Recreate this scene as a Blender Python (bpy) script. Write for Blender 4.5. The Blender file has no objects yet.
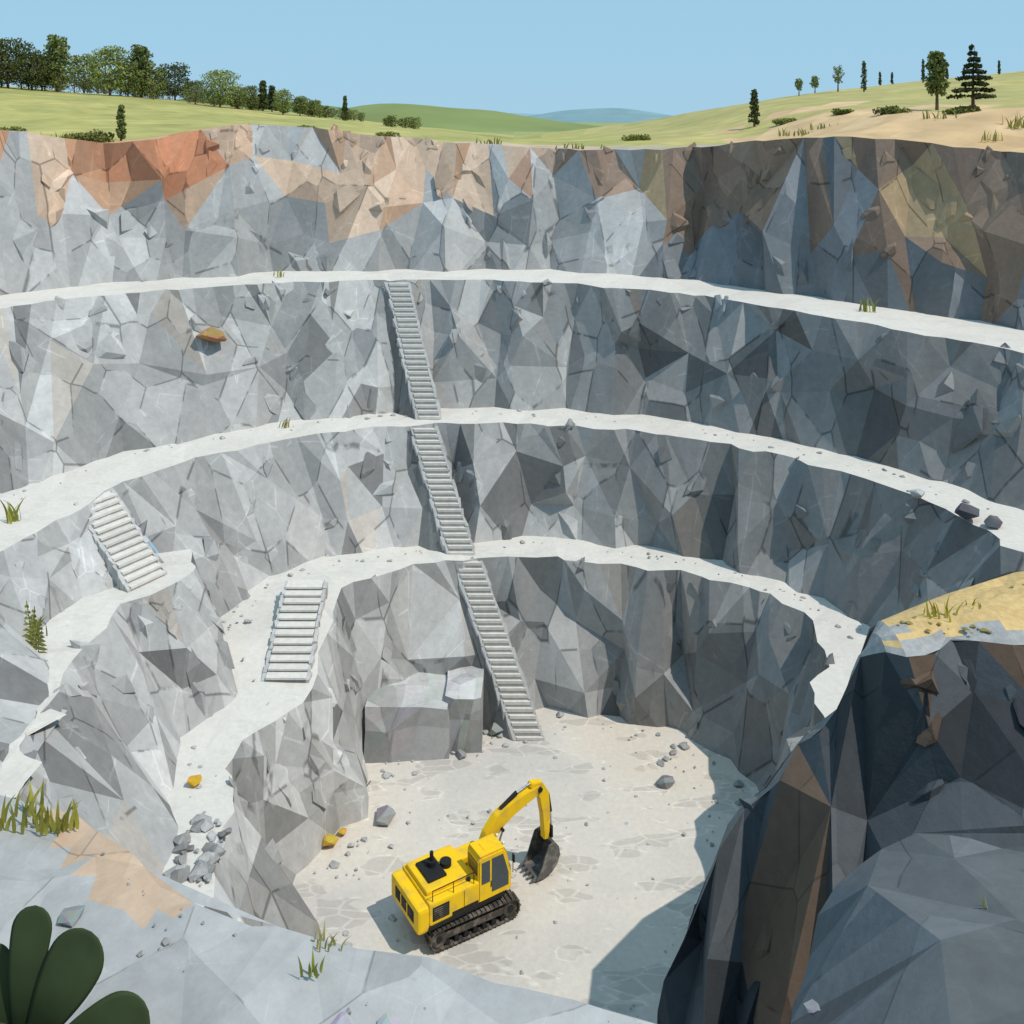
import bpy, bmesh, math, random
from mathutils import Vector, Matrix, noise
from mathutils.geometry import delaunay_2d_cdt
R=random.Random(7)
scene=bpy.context.scene
H=40.0
# ------------------------------------------------------------------ helpers
def smooth(t):
    t=max(0.0,min(1.0,t)); return t*t*(3-2*t)
def lerp(a,b,t): return a+(b-a)*t
def mixc(a,b,t): return tuple(a[i]+(b[i]-a[i])*t for i in range(3))
def mk(name,verts,faces,mat,cols=None,smoothf=False,parent=None):
    me=bpy.data.meshes.new(name)
    me.from_pydata([tuple(v) for v in verts],[],faces)
    if cols is not None:
        ca=me.color_attributes.new(name="Col",type='FLOAT_COLOR',domain='CORNER')
        data=[]
        for p,c in zip(me.polygons,cols):
            data.extend([c[0],c[1],c[2],1.0]*len(p.vertices))
        ca.data.foreach_set("color",data)
    me.polygons.foreach_set("use_smooth",[smoothf]*len(me.polygons))
    me.materials.append(mat); me.update()
    ob=bpy.data.objects.new(name,me); scene.collection.objects.link(ob)
    if parent: ob.parent=parent
    return ob
def empty(name,loc=(0,0,0),rot=0):
    e=bpy.data.objects.new(name,None); e.location=loc; e.rotation_euler=(0,0,rot)
    scene.collection.objects.link(e); return e
# ------------------------------------------------------------------ materials
def newmat(name,rough=0.9):
    m=bpy.data.materials.new(name); m.use_nodes=True
    nt=m.node_tree; b=nt.nodes['Principled BSDF']; b.inputs['Roughness'].default_value=rough
    b.inputs['Specular IOR Level'].default_value=0.2
    return m,nt,b
def N(nt,t,**k):
    n=nt.nodes.new(t)
    for a,v in k.items(): setattr(n,a,v)
    return n
def math_node(nt,op,a,b=None,clamp=False):
    n=nt.nodes.new('ShaderNodeMath'); n.operation=op; n.use_clamp=clamp
    for i,v in enumerate((a,b)):
        if v is None: continue
        if isinstance(v,(int,float)): n.inputs[i].default_value=v
        else: nt.links.new(v,n.inputs[i])
    return n.outputs[0]
def maprange(nt,v,a,b,c,d):
    n=nt.nodes.new('ShaderNodeMapRange'); nt.links.new(v,n.inputs[0])
    for i,x in enumerate((a,b,c,d)): n.inputs[i+1].default_value=x
    return n.outputs[0]
def scalecol(nt,col,fac):
    n=nt.nodes.new('ShaderNodeVectorMath'); n.operation='SCALE'
    nt.links.new(col,n.inputs[0]); nt.links.new(fac,n.inputs['Scale']); return n.outputs[0]
def rock_material(name,cell=0.3,facet=0.5,crack=0.012,tex=1.0,tone=(.82,1.18),scr=1.25,ckd=.5):
    m,nt,b=newmat(name,0.92); L=nt.links
    geo=N(nt,'ShaderNodeNewGeometry')
    at=N(nt,'ShaderNodeAttribute'); at.attribute_name='Col'
    mp=N(nt,'ShaderNodeMapping'); mp.inputs['Scale'].default_value=(1,1,0.5); mp.inputs['Rotation'].default_value=(0.3,0.22,0.2)
    L.new(geo.outputs['Position'],mp.inputs[0])
    v1=N(nt,'ShaderNodeTexVoronoi'); v1.inputs['Scale'].default_value=cell; L.new(mp.outputs[0],v1.inputs['Vector'])
    v2=N(nt,'ShaderNodeTexVoronoi'); v2.feature='DISTANCE_TO_EDGE'; v2.inputs['Scale'].default_value=cell; L.new(mp.outputs[0],v2.inputs['Vector'])
    s=N(nt,'ShaderNodeVectorMath'); s.operation='SUBTRACT'; L.new(v1.outputs['Color'],s.inputs[0]); s.inputs[1].default_value=(.5,.5,.5)
    m1=N(nt,'ShaderNodeVectorMath'); m1.operation='MULTIPLY_ADD'; L.new(s.outputs[0],m1.inputs[0]); m1.inputs[1].default_value=(facet,)*3; L.new(geo.outputs['Normal'],m1.inputs[2])
    nn=N(nt,'ShaderNodeVectorMath'); nn.operation='NORMALIZE'; L.new(m1.outputs[0],nn.inputs[0])
    n1=N(nt,'ShaderNodeTexNoise'); n1.inputs['Scale'].default_value=2.2; n1.inputs['Detail'].default_value=4; n1.inputs['Roughness'].default_value=0.68; L.new(geo.outputs['Position'],n1.inputs['Vector'])
    mp2=N(nt,'ShaderNodeMapping'); mp2.inputs['Scale'].default_value=(1.0,1.0,0.25); mp2.inputs['Rotation'].default_value=(0.3,-0.5,0); L.new(geo.outputs['Position'],mp2.inputs[0])
    n3=N(nt,'ShaderNodeTexNoise'); n3.inputs['Scale'].default_value=.8; n3.inputs['Detail'].default_value=3; L.new(mp2.outputs[0],n3.inputs['Vector'])
    f1=maprange(nt,n1.outputs['Fac'],0.25,0.75,1-0.12*tex,1+0.12*tex)
    f2=maprange(nt,n3.outputs['Fac'],0.3,0.7,0.92,1.08)
    sep=N(nt,'ShaderNodeSeparateColor'); L.new(v1.outputs['Color'],sep.inputs[0])
    f3=maprange(nt,sep.outputs[0],0,1,tone[0],tone[1])
    ck=maprange(nt,v2.outputs['Distance'],crack*0.4,crack*1.3,0.0,1.0)
    msk=maprange(nt,n3.outputs['Fac'],0.46,0.52,0.0,1.0)
    ckf=maprange(nt,math_node(nt,'MAXIMUM',ck,msk),0,1,ckd,1.0)
    msk2=maprange(nt,n3.outputs['Fac'],0.57,0.51,0.0,1.0)
    mp3=N(nt,'ShaderNodeMapping'); mp3.inputs['Location'].default_value=(7,3,5); mp3.inputs['Scale'].default_value=(1,1.3,0.45); mp3.inputs['Rotation'].default_value=(-0.5,0.6,0.8); L.new(geo.outputs['Position'],mp3.inputs[0])
    v4=N(nt,'ShaderNodeTexVoronoi'); v4.feature='DISTANCE_TO_EDGE'; v4.inputs['Scale'].default_value=cell*1.1; L.new(mp3.outputs[0],v4.inputs['Vector'])
    sc_=maprange(nt,v4.outputs['Distance'],crack*.25,crack*.8,0,1)
    sm=maprange(nt,math_node(nt,'MAXIMUM',sc_,msk2),0,1,scr,1.0)
    t=math_node(nt,'MULTIPLY',f1,f2); t=math_node(nt,'MULTIPLY',t,f3); t=math_node(nt,'MULTIPLY',t,ckf); t=math_node(nt,'MULTIPLY',t,sm)
    L.new(scalecol(nt,at.outputs['Color'],t),b.inputs['Base Color'])
    bp=N(nt,'ShaderNodeBump'); bp.inputs['Strength'].default_value=0.25; bp.inputs['Distance'].default_value=0.09
    L.new(n1.outputs['Fac'],bp.inputs['Height']); L.new(nn.outputs[0],bp.inputs['Normal']); L.new(bp.outputs[0],b.inputs['Normal'])
    return m
rockM=rock_material('rock',0.30,0.50,0.015)
rockNear=rock_material('near_rock',0.34,0.25,0.007,.9,(.86,1.14),1.10,.65)
def ground_material(name,c1,c2,c3,sc=0.12,patch=.90,pth=.58):
    m,nt,b=newmat(name,0.95); L=nt.links
    geo=N(nt,'ShaderNodeNewGeometry')
    n1=N(nt,'ShaderNodeTexNoise'); n1.inputs['Scale'].default_value=sc; n1.inputs['Detail'].default_value=4; L.new(geo.outputs['Position'],n1.inputs['Vector'])
    n2=N(nt,'ShaderNodeTexNoise'); n2.inputs['Scale'].default_value=3.0; n2.inputs['Detail'].default_value=5; n2.inputs['Roughness'].default_value=.7; L.new(geo.outputs['Position'],n2.inputs['Vector'])
    r=N(nt,'ShaderNodeValToRGB'); r.color_ramp.elements[0].position=.36; r.color_ramp.elements[0].color=(*c1,1)
    r.color_ramp.elements[1].position=.62; r.color_ramp.elements[1].color=(*c3,1); e=r.color_ramp.elements.new(.5); e.color=(*c2,1)
    L.new(n1.outputs['Fac'],r.inputs[0])
    f=maprange(nt,n2.outputs['Fac'],.25,.75,.9,1.07)
    v=N(nt,'ShaderNodeTexVoronoi'); v.inputs['Scale'].default_value=2.2; L.new(geo.outputs['Position'],v.inputs['Vector'])
    q=maprange(nt,v.outputs['Distance'],.09,.14,0,1)
    sp=N(nt,'ShaderNodeSeparateColor'); L.new(v.outputs['Color'],sp.inputs[0])
    q2=maprange(nt,sp.outputs[1],.84,.88,1,0); q=math_node(nt,'MAXIMUM',q,q2)
    q=maprange(nt,q,0,1,.75,1); f=math_node(nt,'MULTIPLY',f,q)
    n4=N(nt,'ShaderNodeTexNoise'); n4.inputs['Scale'].default_value=.38; n4.inputs['Detail'].default_value=2
    mpp=N(nt,'ShaderNodeMapping'); mpp.inputs['Scale'].default_value=(.7,1.6,1); L.new(geo.outputs['Position'],mpp.inputs[0]); L.new(mpp.outputs[0],n4.inputs['Vector'])
    a=maprange(nt,n4.outputs['Fac'],pth,pth+.015,1.0,patch)
    v6=N(nt,'ShaderNodeTexVoronoi'); v6.feature='DISTANCE_TO_EDGE'; v6.inputs['Scale'].default_value=.8; L.new(mpp.outputs[0],v6.inputs['Vector'])
    e6=maprange(nt,v6.outputs['Distance'],.03,.06,1.0/patch,1.0)
    pm=maprange(nt,n4.outputs['Fac'],pth-.03,pth,0,1)
    e7=math_node(nt,'ADD',math_node(nt,'MULTIPLY',math_node(nt,'SUBTRACT',e6,1.0),pm),1.0)
    f=math_node(nt,'MULTIPLY',math_node(nt,'MULTIPLY',f,a),e7)
    L.new(scalecol(nt,r.outputs[0],f),b.inputs['Base Color'])
    bp=N(nt,'ShaderNodeBump'); bp.inputs['Strength'].default_value=.35; bp.inputs['Distance'].default_value=.08
    L.new(n2.outputs['Fac'],bp.inputs['Height']); L.new(bp.outputs[0],b.inputs['Normal'])
    return m
gravelM=ground_material('gravel_road',(.60,.565,.52),(.65,.615,.57),(.63,.60,.555),patch=.95)
floorM=ground_material('pit_floor',(.53,.495,.46),(.62,.57,.51),(.62,.55,.47),sc=.09,patch=.84,pth=.555)
def attr_material(name,rough=.9,noise_s=4.0,amt=.2,bump=.2):
    m,nt,b=newmat(name,rough); L=nt.links
    geo=N(nt,'ShaderNodeNewGeometry'); at=N(nt,'ShaderNodeAttribute'); at.attribute_name='Col'
    n2=N(nt,'ShaderNodeTexNoise'); n2.inputs['Scale'].default_value=noise_s; n2.inputs['Detail'].default_value=4; L.new(geo.outputs['Position'],n2.inputs['Vector'])
    f=maprange(nt,n2.outputs['Fac'],.25,.75,1-amt,1+amt)
    L.new(scalecol(nt,at.outputs['Color'],f),b.inputs['Base Color'])
    if bump:
        bp=N(nt,'ShaderNodeBump'); bp.inputs['Strength'].default_value=bump; bp.inputs['Distance'].default_value=.1
        L.new(n2.outputs['Fac'],bp.inputs['Height']); L.new(bp.outputs[0],b.inputs['Normal'])
    return m
terrM=attr_material('grassland',.95,.3,.2,.5)
hillM=attr_material('far_hill',1.0,.02,.15,0)
leafM=attr_material('foliage',.8,1.5,.2,0)
stoneM=attr_material('stone',.9,5,.15,.4)
stepM=attr_material('step_stone',.9,3,.10,.3)
def solid(name,col,rough=.5,metal=0,amt=.12,sc=6,dirt=None):
    m,nt,b=newmat(name,rough); L=nt.links; b.inputs['Metallic'].default_value=metal
    tc=N(nt,'ShaderNodeTexCoord'); n=N(nt,'ShaderNodeTexNoise'); n.inputs['Scale'].default_value=sc; n.inputs['Detail'].default_value=6; L.new(tc.outputs['Object'],n.inputs['Vector'])
    r=N(nt,'ShaderNodeValToRGB'); c2=dirt or tuple(c*(1-amt) for c in col)
    r.color_ramp.elements[0].position=.33; r.color_ramp.elements[0].color=(*c2,1)
    r.color_ramp.elements[1].position=.52; r.color_ramp.elements[1].color=(*col,1)
    L.new(n.outputs['Fac'],r.inputs[0]); L.new(r.outputs[0],b.inputs['Base Color'])
    q=maprange(nt,n.outputs['Fac'],.3,.7,min(1,rough+.15),max(.05,rough-.05)); L.new(q,b.inputs['Roughness'])
    return m
yellowM=solid('yellow_paint',(.88,.55,.012),.42,0,dirt=(.68,.44,.05),sc=1.6)
blackM=solid('black_plastic',(.018,.019,.021),.55)
trackM=solid('track_steel',(.075,.065,.055),.7,.2,dirt=(.22,.19,.16),sc=3)
glassM=solid('cab_glass',(.02,.035,.045),.08,0); glassM.node_tree.nodes['Principled BSDF'].inputs['Specular IOR Level'].default_value=.9
steelM=solid('chrome_rod',(.55,.55,.55),.25,.9)
bucketM=solid('bucket_steel',(.13,.125,.12),.55,.4,dirt=(.28,.25,.22),sc=3)
lampM=solid('lamp_lens',(.8,.7,.5),.2)
# ------------------------------------------------------------------ rock walls
def catmull(P,per=16):
    out=[]; n=len(P)
    for i in range(n-1):
        p0=P[max(i-1,0)];p1=P[i];p2=P[i+1];p3=P[min(i+2,n-1)]
        for k in range(per):
            t=k/per
            out.append(0.5*((2*p1)+(p2-p0)*t+(2*p0-5*p1+4*p2-p3)*t*t+(3*p1-p0-3*p2+p3)*t**3))
    out.append(P[-1].copy()); return out
class Curve2:
    def __init__(s,lips,bases,lin=False):
        f=(lambda P:catmull(P)) if not lin else (lambda P:[P[i].lerp(P[i+1],k/16) for i in range(len(P)-1) for k in range(16)]+[P[-1].copy()])
        s.A=f([Vector(p) for p in lips]); s.B=f([Vector(p) for p in bases])
        s.c=[0]
        for i in range(1,len(s.A)):
            s.c.append(s.c[-1]+0.5*((s.A[i]-s.A[i-1]).length+(s.B[i]-s.B[i-1]).length))
        s.S=s.c[-1]
    def at(s,d):
        d=max(0,min(s.S,d)); lo,hi=0,len(s.c)-1
        while hi-lo>1:
            m=(lo+hi)//2
            if s.c[m]<=d: lo=m
            else: hi=m
        t=(d-s.c[lo])/max(1e-6,s.c[hi]-s.c[lo])
        a=s.A[lo].lerp(s.A[hi],t); b=s.B[lo].lerp(s.B[hi],t)
        lo2=max(0,lo-4);hi2=min(len(s.A)-1,hi+4)
        tg=(s.A[hi2]-s.A[lo2])+(s.B[hi2]-s.B[lo2]); tg.z=0; tg.normalize()
        return a,b,Vector((tg.y,-tg.x,0))
def hullrock(seed,npts=13,flat=.65):
    r=random.Random(seed); bm=bmesh.new()
    for _ in range(npts):
        v=Vector((r.gauss(0,1),r.gauss(0,1),r.gauss(0,1))).normalized()*r.uniform(.8,1.05); v.z*=flat; bm.verts.new(v)
    g=bmesh.ops.convex_hull(bm,input=bm.verts)
    for v in [v for v in bm.verts if not v.link_faces]: bm.verts.remove(v)
    bm.verts.index_update(); V=[v.co.copy() for v in bm.verts]; F=[[v.index for v in f.verts] for f in bm.faces]; bm.free(); return V,F
T9=[hullrock(50+s,9,1.0) for s in range(14)]
def wall(name,lips,bases,sp,amp,colf,mat,seed,lipstep=1.0,dig=.12,flat=.62,rnd=.6,group=.42,lin=False,blocks=1.0,bs=1.0,lj=.2):
    rr=random.Random(seed); C=Curve2(lips,bases,lin)
    keys=[]; x=-3
    sg=1
    while x<C.S+8:
        keys.append((x,sg*rr.uniform(.25,1))); sg=-sg; x+=rr.uniform(.55,1.5)*sp
    def K(s):
        for i in range(len(keys)-1):
            if keys[i+1][0]>=s:
                t=(s-keys[i][0])/(keys[i+1][0]-keys[i][0]); return lerp(keys[i][1],keys[i+1][1],t)
        return 0
    Hs=sum((C.at(C.S*k/10)[0]-C.at(C.S*k/10)[1]).length for k in range(11))/11
    pts2=[];pts3=[];vv=[]; lip=[]; lipbase=[]
    def add(s,v,P):
        pts2.append(Vector((s,v*Hs*flat))); pts3.append(P); vv.append(v)
    n=max(4,int(C.S/lipstep)); 
    for i in range(n+1):
        s=C.S*i/n
        if 0<i<n: s+=rr.uniform(-.35,.35)*lipstep
        a,b,nn=C.at(s)
        P=a+nn*(amp*.45*K(s)+rr.uniform(-lj,lj)*amp)+Vector((0,0,rr.uniform(-.05,.05)*(lj/.2)))
        add(s,1.0,P); lip.append(P); lipbase.append((b,nn))
    rows=max(2,int(round(Hs/(sp*1.05))))
    for r in range(rows+0):
        s=0; first=True
        while True:
            s2=s if (first or s>=C.S) else s+rr.uniform(-.4,.4)*sp
            s2=max(0,min(C.S,s2))
            v=(r+rr.uniform(-.42,.42))/rows if r>0 else -dig
            if r>0 and not first and s<C.S and rr.random()<.14: pass
            else:
                a,b,nn=C.at(s2)
                v=min(v,.93)
                fade=min(1,(1-v)*3+.45)
                d=amp*(K(s2)*1.0+rr.uniform(-1,1)*rnd)*fade if r>0 else amp*K(s2)*.9
                P=b.lerp(a,v)+nn*d
                add(s2,v,P)
            if s>=C.S: break
            first=False
            s+=sp*rr.uniform(.75,1.2)
            if s>C.S-.4*sp: s=C.S
    res=delaunay_2d_cdt(pts2,[],[],0,1e-5)
    vs2,_,fs,ov=res[0],res[1],res[2],res[3]
    V=[pts3[o[0]] for o in ov]; VV=[vv[o[0]] for o in ov]
    faces=[];cols=[];emap={}
    for f in fs:
        f=list(f); c=sum((V[i] for i in f),Vector())/len(f)
        nrm=(V[f[1]]-V[f[0]]).cross(V[f[2]]-V[f[0]])
        if nrm.length<1e-5: continue
        nrm.normalize()
        nn=C.at(sum(vs2[i][0] for i in f)/3)[2]
        if nrm.dot(nn+Vector((0,0,.3)))<0: f.reverse()
        col=colf(c,sum(VV[i] for i in f)/3,rr)
        adj=[emap[k] for k in [frozenset((f[a],f[(a+1)%3])) for a in range(3)] if k in emap]
        if adj and rr.random()<group: col=cols[rr.choice(adj)]
        for a in range(3): emap[frozenset((f[a],f[(a+1)%3]))]=len(faces)
        faces.append(f); cols.append(col)
    nb=int(C.S*Hs*.085*blocks)
    nbase=len(faces)
    tri=[(faces[i],cols[i]) for i in range(nbase)]
    for _ in range(nb):
        f,col=rr.choice(tri); w1,w2=rr.random(),rr.random()
        if w1+w2>1: w1,w2=1-w1,1-w2
        p=V[f[0]]+(V[f[1]]-V[f[0]])*w1+(V[f[2]]-V[f[0]])*w2
        nr=(V[f[1]]-V[f[0]]).cross(V[f[2]]-V[f[0]]).normalized()
        vfr=sum(VV[i] if i<len(VV) else .5 for i in f)/3
        sz=rr.uniform(.5,1.25)*bs
        if vfr>.8: sz*=.55
        TV,TF=rr.choice(T9); o=len(V)
        tang=Vector((0,0,1)).cross(nr)
        if tang.length<.05: tang=Vector((1,0,0))
        tang.normalize(); up=nr.cross(tang)
        an=rr.gauss(0,.35); t2=tang*math.cos(an)+up*math.sin(an); u2=up*math.cos(an)-tang*math.sin(an)
        ew=sz*rr.uniform(.6,1.1); eh=sz*rr.uniform(1.0,2.0); ed=sz*rr.uniform(.4,.75)
        pc=p-nr*ed*.35
        for q in TV:
            V.append(pc+t2*q.x*ew+u2*q.y*eh+nr*q.z*ed)
        k0=rr.uniform(.85,1.1)
        for g in TF:
            k=k0*rr.uniform(.85,1.15); faces.append([a+o for a in g]); cols.append(tuple(c_*k for c_ in col))
    mk(name,V,faces,mat,cols)
    return lip,lipbase,C
def nz(p,s,o=0): return noise.noise(Vector((p.x*s+o,p.y*s+o*1.7,p.z*s)))
def gray(l,tint=0): return (l*(1.02-.03*tint),l*(1.0),l*(.985+.02*tint))
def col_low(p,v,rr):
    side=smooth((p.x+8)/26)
    l=lerp(.385,.225,side)*rr.uniform(.76,1.18)  # darker, bluer tone to the right, partly standing in for wall shade
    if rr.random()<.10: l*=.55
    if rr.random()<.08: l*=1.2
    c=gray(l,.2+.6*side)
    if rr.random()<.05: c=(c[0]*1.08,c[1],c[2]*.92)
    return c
def col_shaded(p,v,rr):  # foreground shade put into the rock colour as a dark bluish tone
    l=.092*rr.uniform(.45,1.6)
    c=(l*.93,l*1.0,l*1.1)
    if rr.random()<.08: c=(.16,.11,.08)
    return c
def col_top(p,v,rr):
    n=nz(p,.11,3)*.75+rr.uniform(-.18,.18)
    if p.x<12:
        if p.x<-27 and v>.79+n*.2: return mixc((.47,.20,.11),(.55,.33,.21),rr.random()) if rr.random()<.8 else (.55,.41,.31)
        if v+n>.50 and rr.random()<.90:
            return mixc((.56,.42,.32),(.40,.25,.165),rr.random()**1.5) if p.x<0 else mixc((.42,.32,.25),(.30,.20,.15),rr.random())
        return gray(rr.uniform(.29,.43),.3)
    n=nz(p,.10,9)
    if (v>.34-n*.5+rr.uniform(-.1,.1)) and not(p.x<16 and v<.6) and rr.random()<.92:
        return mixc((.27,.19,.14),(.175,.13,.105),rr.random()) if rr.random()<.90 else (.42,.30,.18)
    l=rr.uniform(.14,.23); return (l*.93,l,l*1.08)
rim=[(-51,42,39),(-48,62,39),(-41,80,39),(-33.7,86,37.9),(-23.8,91,39.4),(-10.4,93,38.2),(.7,93,37.3),(9.7,90,37.1),(16.4,87,37.5),(23.3,81,38.4),(30.3,78,38.3),(37.9,74,37.4),(45,64,38),(47,50,38),(48,36,38)]
b4=[(-48,42,26.6),(-45,60,26.6),(-38.5,75.3,26.6),(-31.8,81.2,26.6),(-22.5,85.9,26.6),(-9.9,88.2,26.6),(.7,88.2,26.6),(9.2,85.4,26.5),(15.8,83.6,26.2),(22.7,78.7,26),(28.9,74.6,25.6),(36.6,71.4,25),(42,60,25),(44,48,25),(45,36,25)]
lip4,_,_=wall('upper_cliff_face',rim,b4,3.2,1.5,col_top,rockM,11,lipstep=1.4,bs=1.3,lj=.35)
l3=[(-43,42,26.6),(-41,58,26.6),(-36.1,70.5,26.6),(-29.8,76.1,26.6),(-21.1,80.7,26.6),(-9.3,82.7,26.6),(.7,82.2,26.6),(8.6,79.6,26.5),(14.6,77.5,26.2),(20.8,72.2,26),(26.4,67.9,25.6),(32.8,64.1,25),(37,57,25),(39,46,25),(40,36,25)]
b3=[(-36,40,17),(-34.5,52,17),(-31,61.5,17),(-27.3,68,17),(-19.4,74.2,17),(-8.8,78.5,17),(.6,79.2,17),(8.4,77.4,17),(14.1,75,17),(20,70.6,17),(25,65.5,17),(29,59.4,17),(31.5,52,17),(33,43,17),(34,33,17)]
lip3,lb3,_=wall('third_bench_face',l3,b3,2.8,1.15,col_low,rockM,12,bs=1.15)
b2L=[(-20.6,32,13.4),(-21.0,44,13.4),(-22.4,47.8,13.5),(-24.6,51.0,13.5),(-24,54.5,13.5),(-20.5,59.5,13.5)]
l2Lw=[(-29,32,17),(-28.7,42,17),(-28.2,48,17),(-27.4,53.0,17),(-25.8,57.5,17),(-24.8,62.3,17)]
lip2L,lb2L,_=wall('side_bench_face',l2Lw,b2L,2.0,.6,col_low,rockM,13,blocks=1.2,bs=.8)
l2=[(-24.8,62.3,17),(-21.1,67.6,17),(-15.3,72.1,17),(-6.9,74.9,17),(.6,75.2,17),(8,73.7,17),(13.4,71.4,17),(19.4,67.3,17),(24,61.8,17),(26.2,56.5,17),(27.5,50,17),(28.5,42,17),(29,33,17)]
b2=[(-18.6,61.2,9.3),(-16.6,66,9.5),(-12.6,69.3,9.5),(-6.2,71.4,9.5),(1.5,72.6,9.5),(8.3,71.2,9.5),(13,69.3,9.5),(18,65.2,9.5),(21,61,9.5),(21.8,57,9.5),(21,50,9.5),(20.5,42,9.5),(20,33,9.5)]
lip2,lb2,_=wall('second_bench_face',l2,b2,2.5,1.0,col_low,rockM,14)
lM=[(-20.6,32,13.5),(-20.9,40,13.5),(-21.1,44.5,13.5),(-21.3,48.3,13.5),(-21.4,54.1,13.5),(-18.6,57.8,13.5),(-19.6,61.5,13.5)]
bM=[(-15,32,7.5),(-15,38,7.5),(-15,44.4,7.5),(-16.2,47.7,7.5),(-17.6,51.6,7.5),(-15.2,56.0,7.7),(-17.9,60.6,9.0)]
lipM,lbM,_=wall('rock_buttress_face',lM,bM,2.4,.75,col_low,rockM,15,lin=True,blocks=1.5,bs=.95)
l1=[(-12,32,7.5),(-12.6,40,7.5),(-13,44.4,7.5),(-13.4,48.4,7.5),(-14.1,51.8,7.5),(-11.4,56.3,7.6),(-11.2,63.3,9.5),(-8.8,66.7,9.5),(-4.3,69,9.5),(1.9,69.5,9.5),(8.7,67.9,9.5),(13.7,66,9.5),(17,63.3,9.5),(18.2,59,9.5),(17.4,55.3,9.5),(15.7,52,9.5),(16,44,9.5),(16,34,9.5)]
b1=[(-8.5,32,0),(-9,40,0),(-9.4,45,0),(-9.7,49.3,0),(-11.1,53.5,0),(-8.5,57.3,0),(-9,62,0),(-7.2,64.6,0),(-3,65.9,0),(2.5,67.9,0),(8.1,66.3,0),(12.1,64.3,0),(14.3,61,0),(14.8,57.5,0),(14.2,54,0),(13.2,50.5,0),(13,43,0),(13,34,0)]
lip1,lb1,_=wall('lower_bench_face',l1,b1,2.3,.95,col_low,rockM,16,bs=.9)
def hullmass(name,P,colf,mat,seed):
    r=random.Random(seed); bm=bmesh.new()
    for p in P: bm.verts.new(p)
    bmesh.ops.convex_hull(bm,input=bm.verts)
    for v in [v for v in bm.verts if not v.link_faces]: bm.verts.remove(v)
    bmesh.ops.recalc_face_normals(bm,faces=bm.faces)
    bm.verts.index_update(); V=[v.co.copy() for v in bm.verts]; F=[[v.index for v in f.verts] for f in bm.faces]; bm.free()
    mk(name,V,F,mat,[colf(sum((V[i] for i in f),Vector())/len(f),.5,r) for f in F])
hullmass('shadow_caster_rock',[(14.5,51.5,-1),(11.6,47.6,-1),(9.8,43.6,-1),(9.6,38,-1),(20,53,-1),(21,36,-1),(12.2,49.2,5),(10.5,44.5,7),(17.6,51.2,9),(13.6,46.6,11.6),(11.8,43,13.3),(11.4,39,13.8),(12.3,36.8,13.2),(20,38,14),(20,48,11.5),(10.3,40,8)],col_low,rockM,3)  # rock mass added behind the spur to cast the shadow on the floor
# ------------------------------------------------------------------ benches
def polysample(P,n):
    c=[0]
    for i in range(1,len(P)): c.append(c[-1]+(P[i]-P[i-1]).length)
    out=[];j=0
    for k in range(n):
        d=c[-1]*k/(n-1)
        while j<len(P)-2 and c[j+1]<d: j+=1
        out.append(P[j].lerp(P[j+1],(d-c[j])/max(1e-6,c[j+1]-c[j])))
    return out
def bench(name,front,back,mat,into=2.6,cross=6):
    n=len(front)
    backs=polysample(catmull([Vector(p) for p in back]),n)
    dense=polysample(catmull([Vector(p) for p in back]),n*6)
    idx=0; bk=[]
    for i,f in enumerate(front):
        best=min(range(idx,min(len(dense),idx+60)),key=lambda k:(dense[k].xy-f.xy).length)
        idx=best; bk.append(dense[best])
    bk=[bk[i].lerp(backs[i],.35) for i in range(n)]
    V=[];F=[]
    for i in range(n):
        f=front[i]; b=bk[i]; d=(b-f); d.z=0
        d.normalize() if d.length>.01 else None
        bb=b+d*into
        for k in range(cross+1):
            t=k/cross; p=f.lerp(bb,t)
            if 0<k<cross: p.z+=noise.noise(p*.6)*.10+.02
            V.append(p)
    for i in range(n-1):
        for k in range(cross):
            a=i*(cross+1)+k; F.append((a,a+cross+1,a+cross+2,a+1))
    return mk(name,V,F,mat)
bench('upper_haul_road',lip3,b4,gravelM)
bench('middle_haul_road',lip2L[:-1]+lip2,b3,gravelM)
bench('lower_haul_road',lip1,bM[:-1]+b2,gravelM)
bench('side_bench_road',lipM,b2L+[(-21.5,61.5,13.5)],gravelM,into=1.5)
V=[];F=[];n=70
for j in range(n+1):
    for i in range(n+1):
        x=lerp(-22,26,i/n); y=lerp(20,76,j/n)
        V.append((x,y,noise.noise(Vector((x*.25,y*.25,0)))*.12))
for j in range(n):
    for i in range(n): a=j*(n+1)+i; F.append((a,a+1,a+n+2,a+n+1))
mk('quarry_floor_ground',V,F,floorM,smoothf=True)
# ------------------------------------------------------------------ outer terrain
cx=[(-400,56),(-130,49),(-102,46.4),(-80,44.6),(-62,43.0),(-38,40.3),(-22,38.2),(0,36),(12,36.6),(26,38.9),(42,41.8),(58,44.3),(80,46.9),(102,49.4),(400,64)]
def crest(x):
    if x<=cx[0][0]: return cx[0][1]
    for i in range(len(cx)-1):
        if x<=cx[i+1][0]: return lerp(cx[i][1],cx[i+1][1],(x-cx[i][0])/(cx[i+1][0]-cx[i][0]))
    return cx[-1][1]
def Hout(x,y):
    lift=3.0*smooth((x-22)/14)
    if y<85: base=38.0+lift*smooth((y-60)/20)
    elif y<200: base=lerp(37.6+lift,crest(x*200/max(y,100)),smooth((y-85)/115))
    else: base=lerp(crest(x),33,smooth((y-200)/220))
    return base+(noise.noise(Vector((x*.03,y*.03,1)))*.5*min(1,max(0,(y-85)/60)) if y>85 else 0)
ring=list(lip4)
close=[(48,20,38),(44,-5,38),(30,-22,38),(0,-30,38),(-30,-22,38),(-48,-2,38),(-52,22,38.5)]
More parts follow.
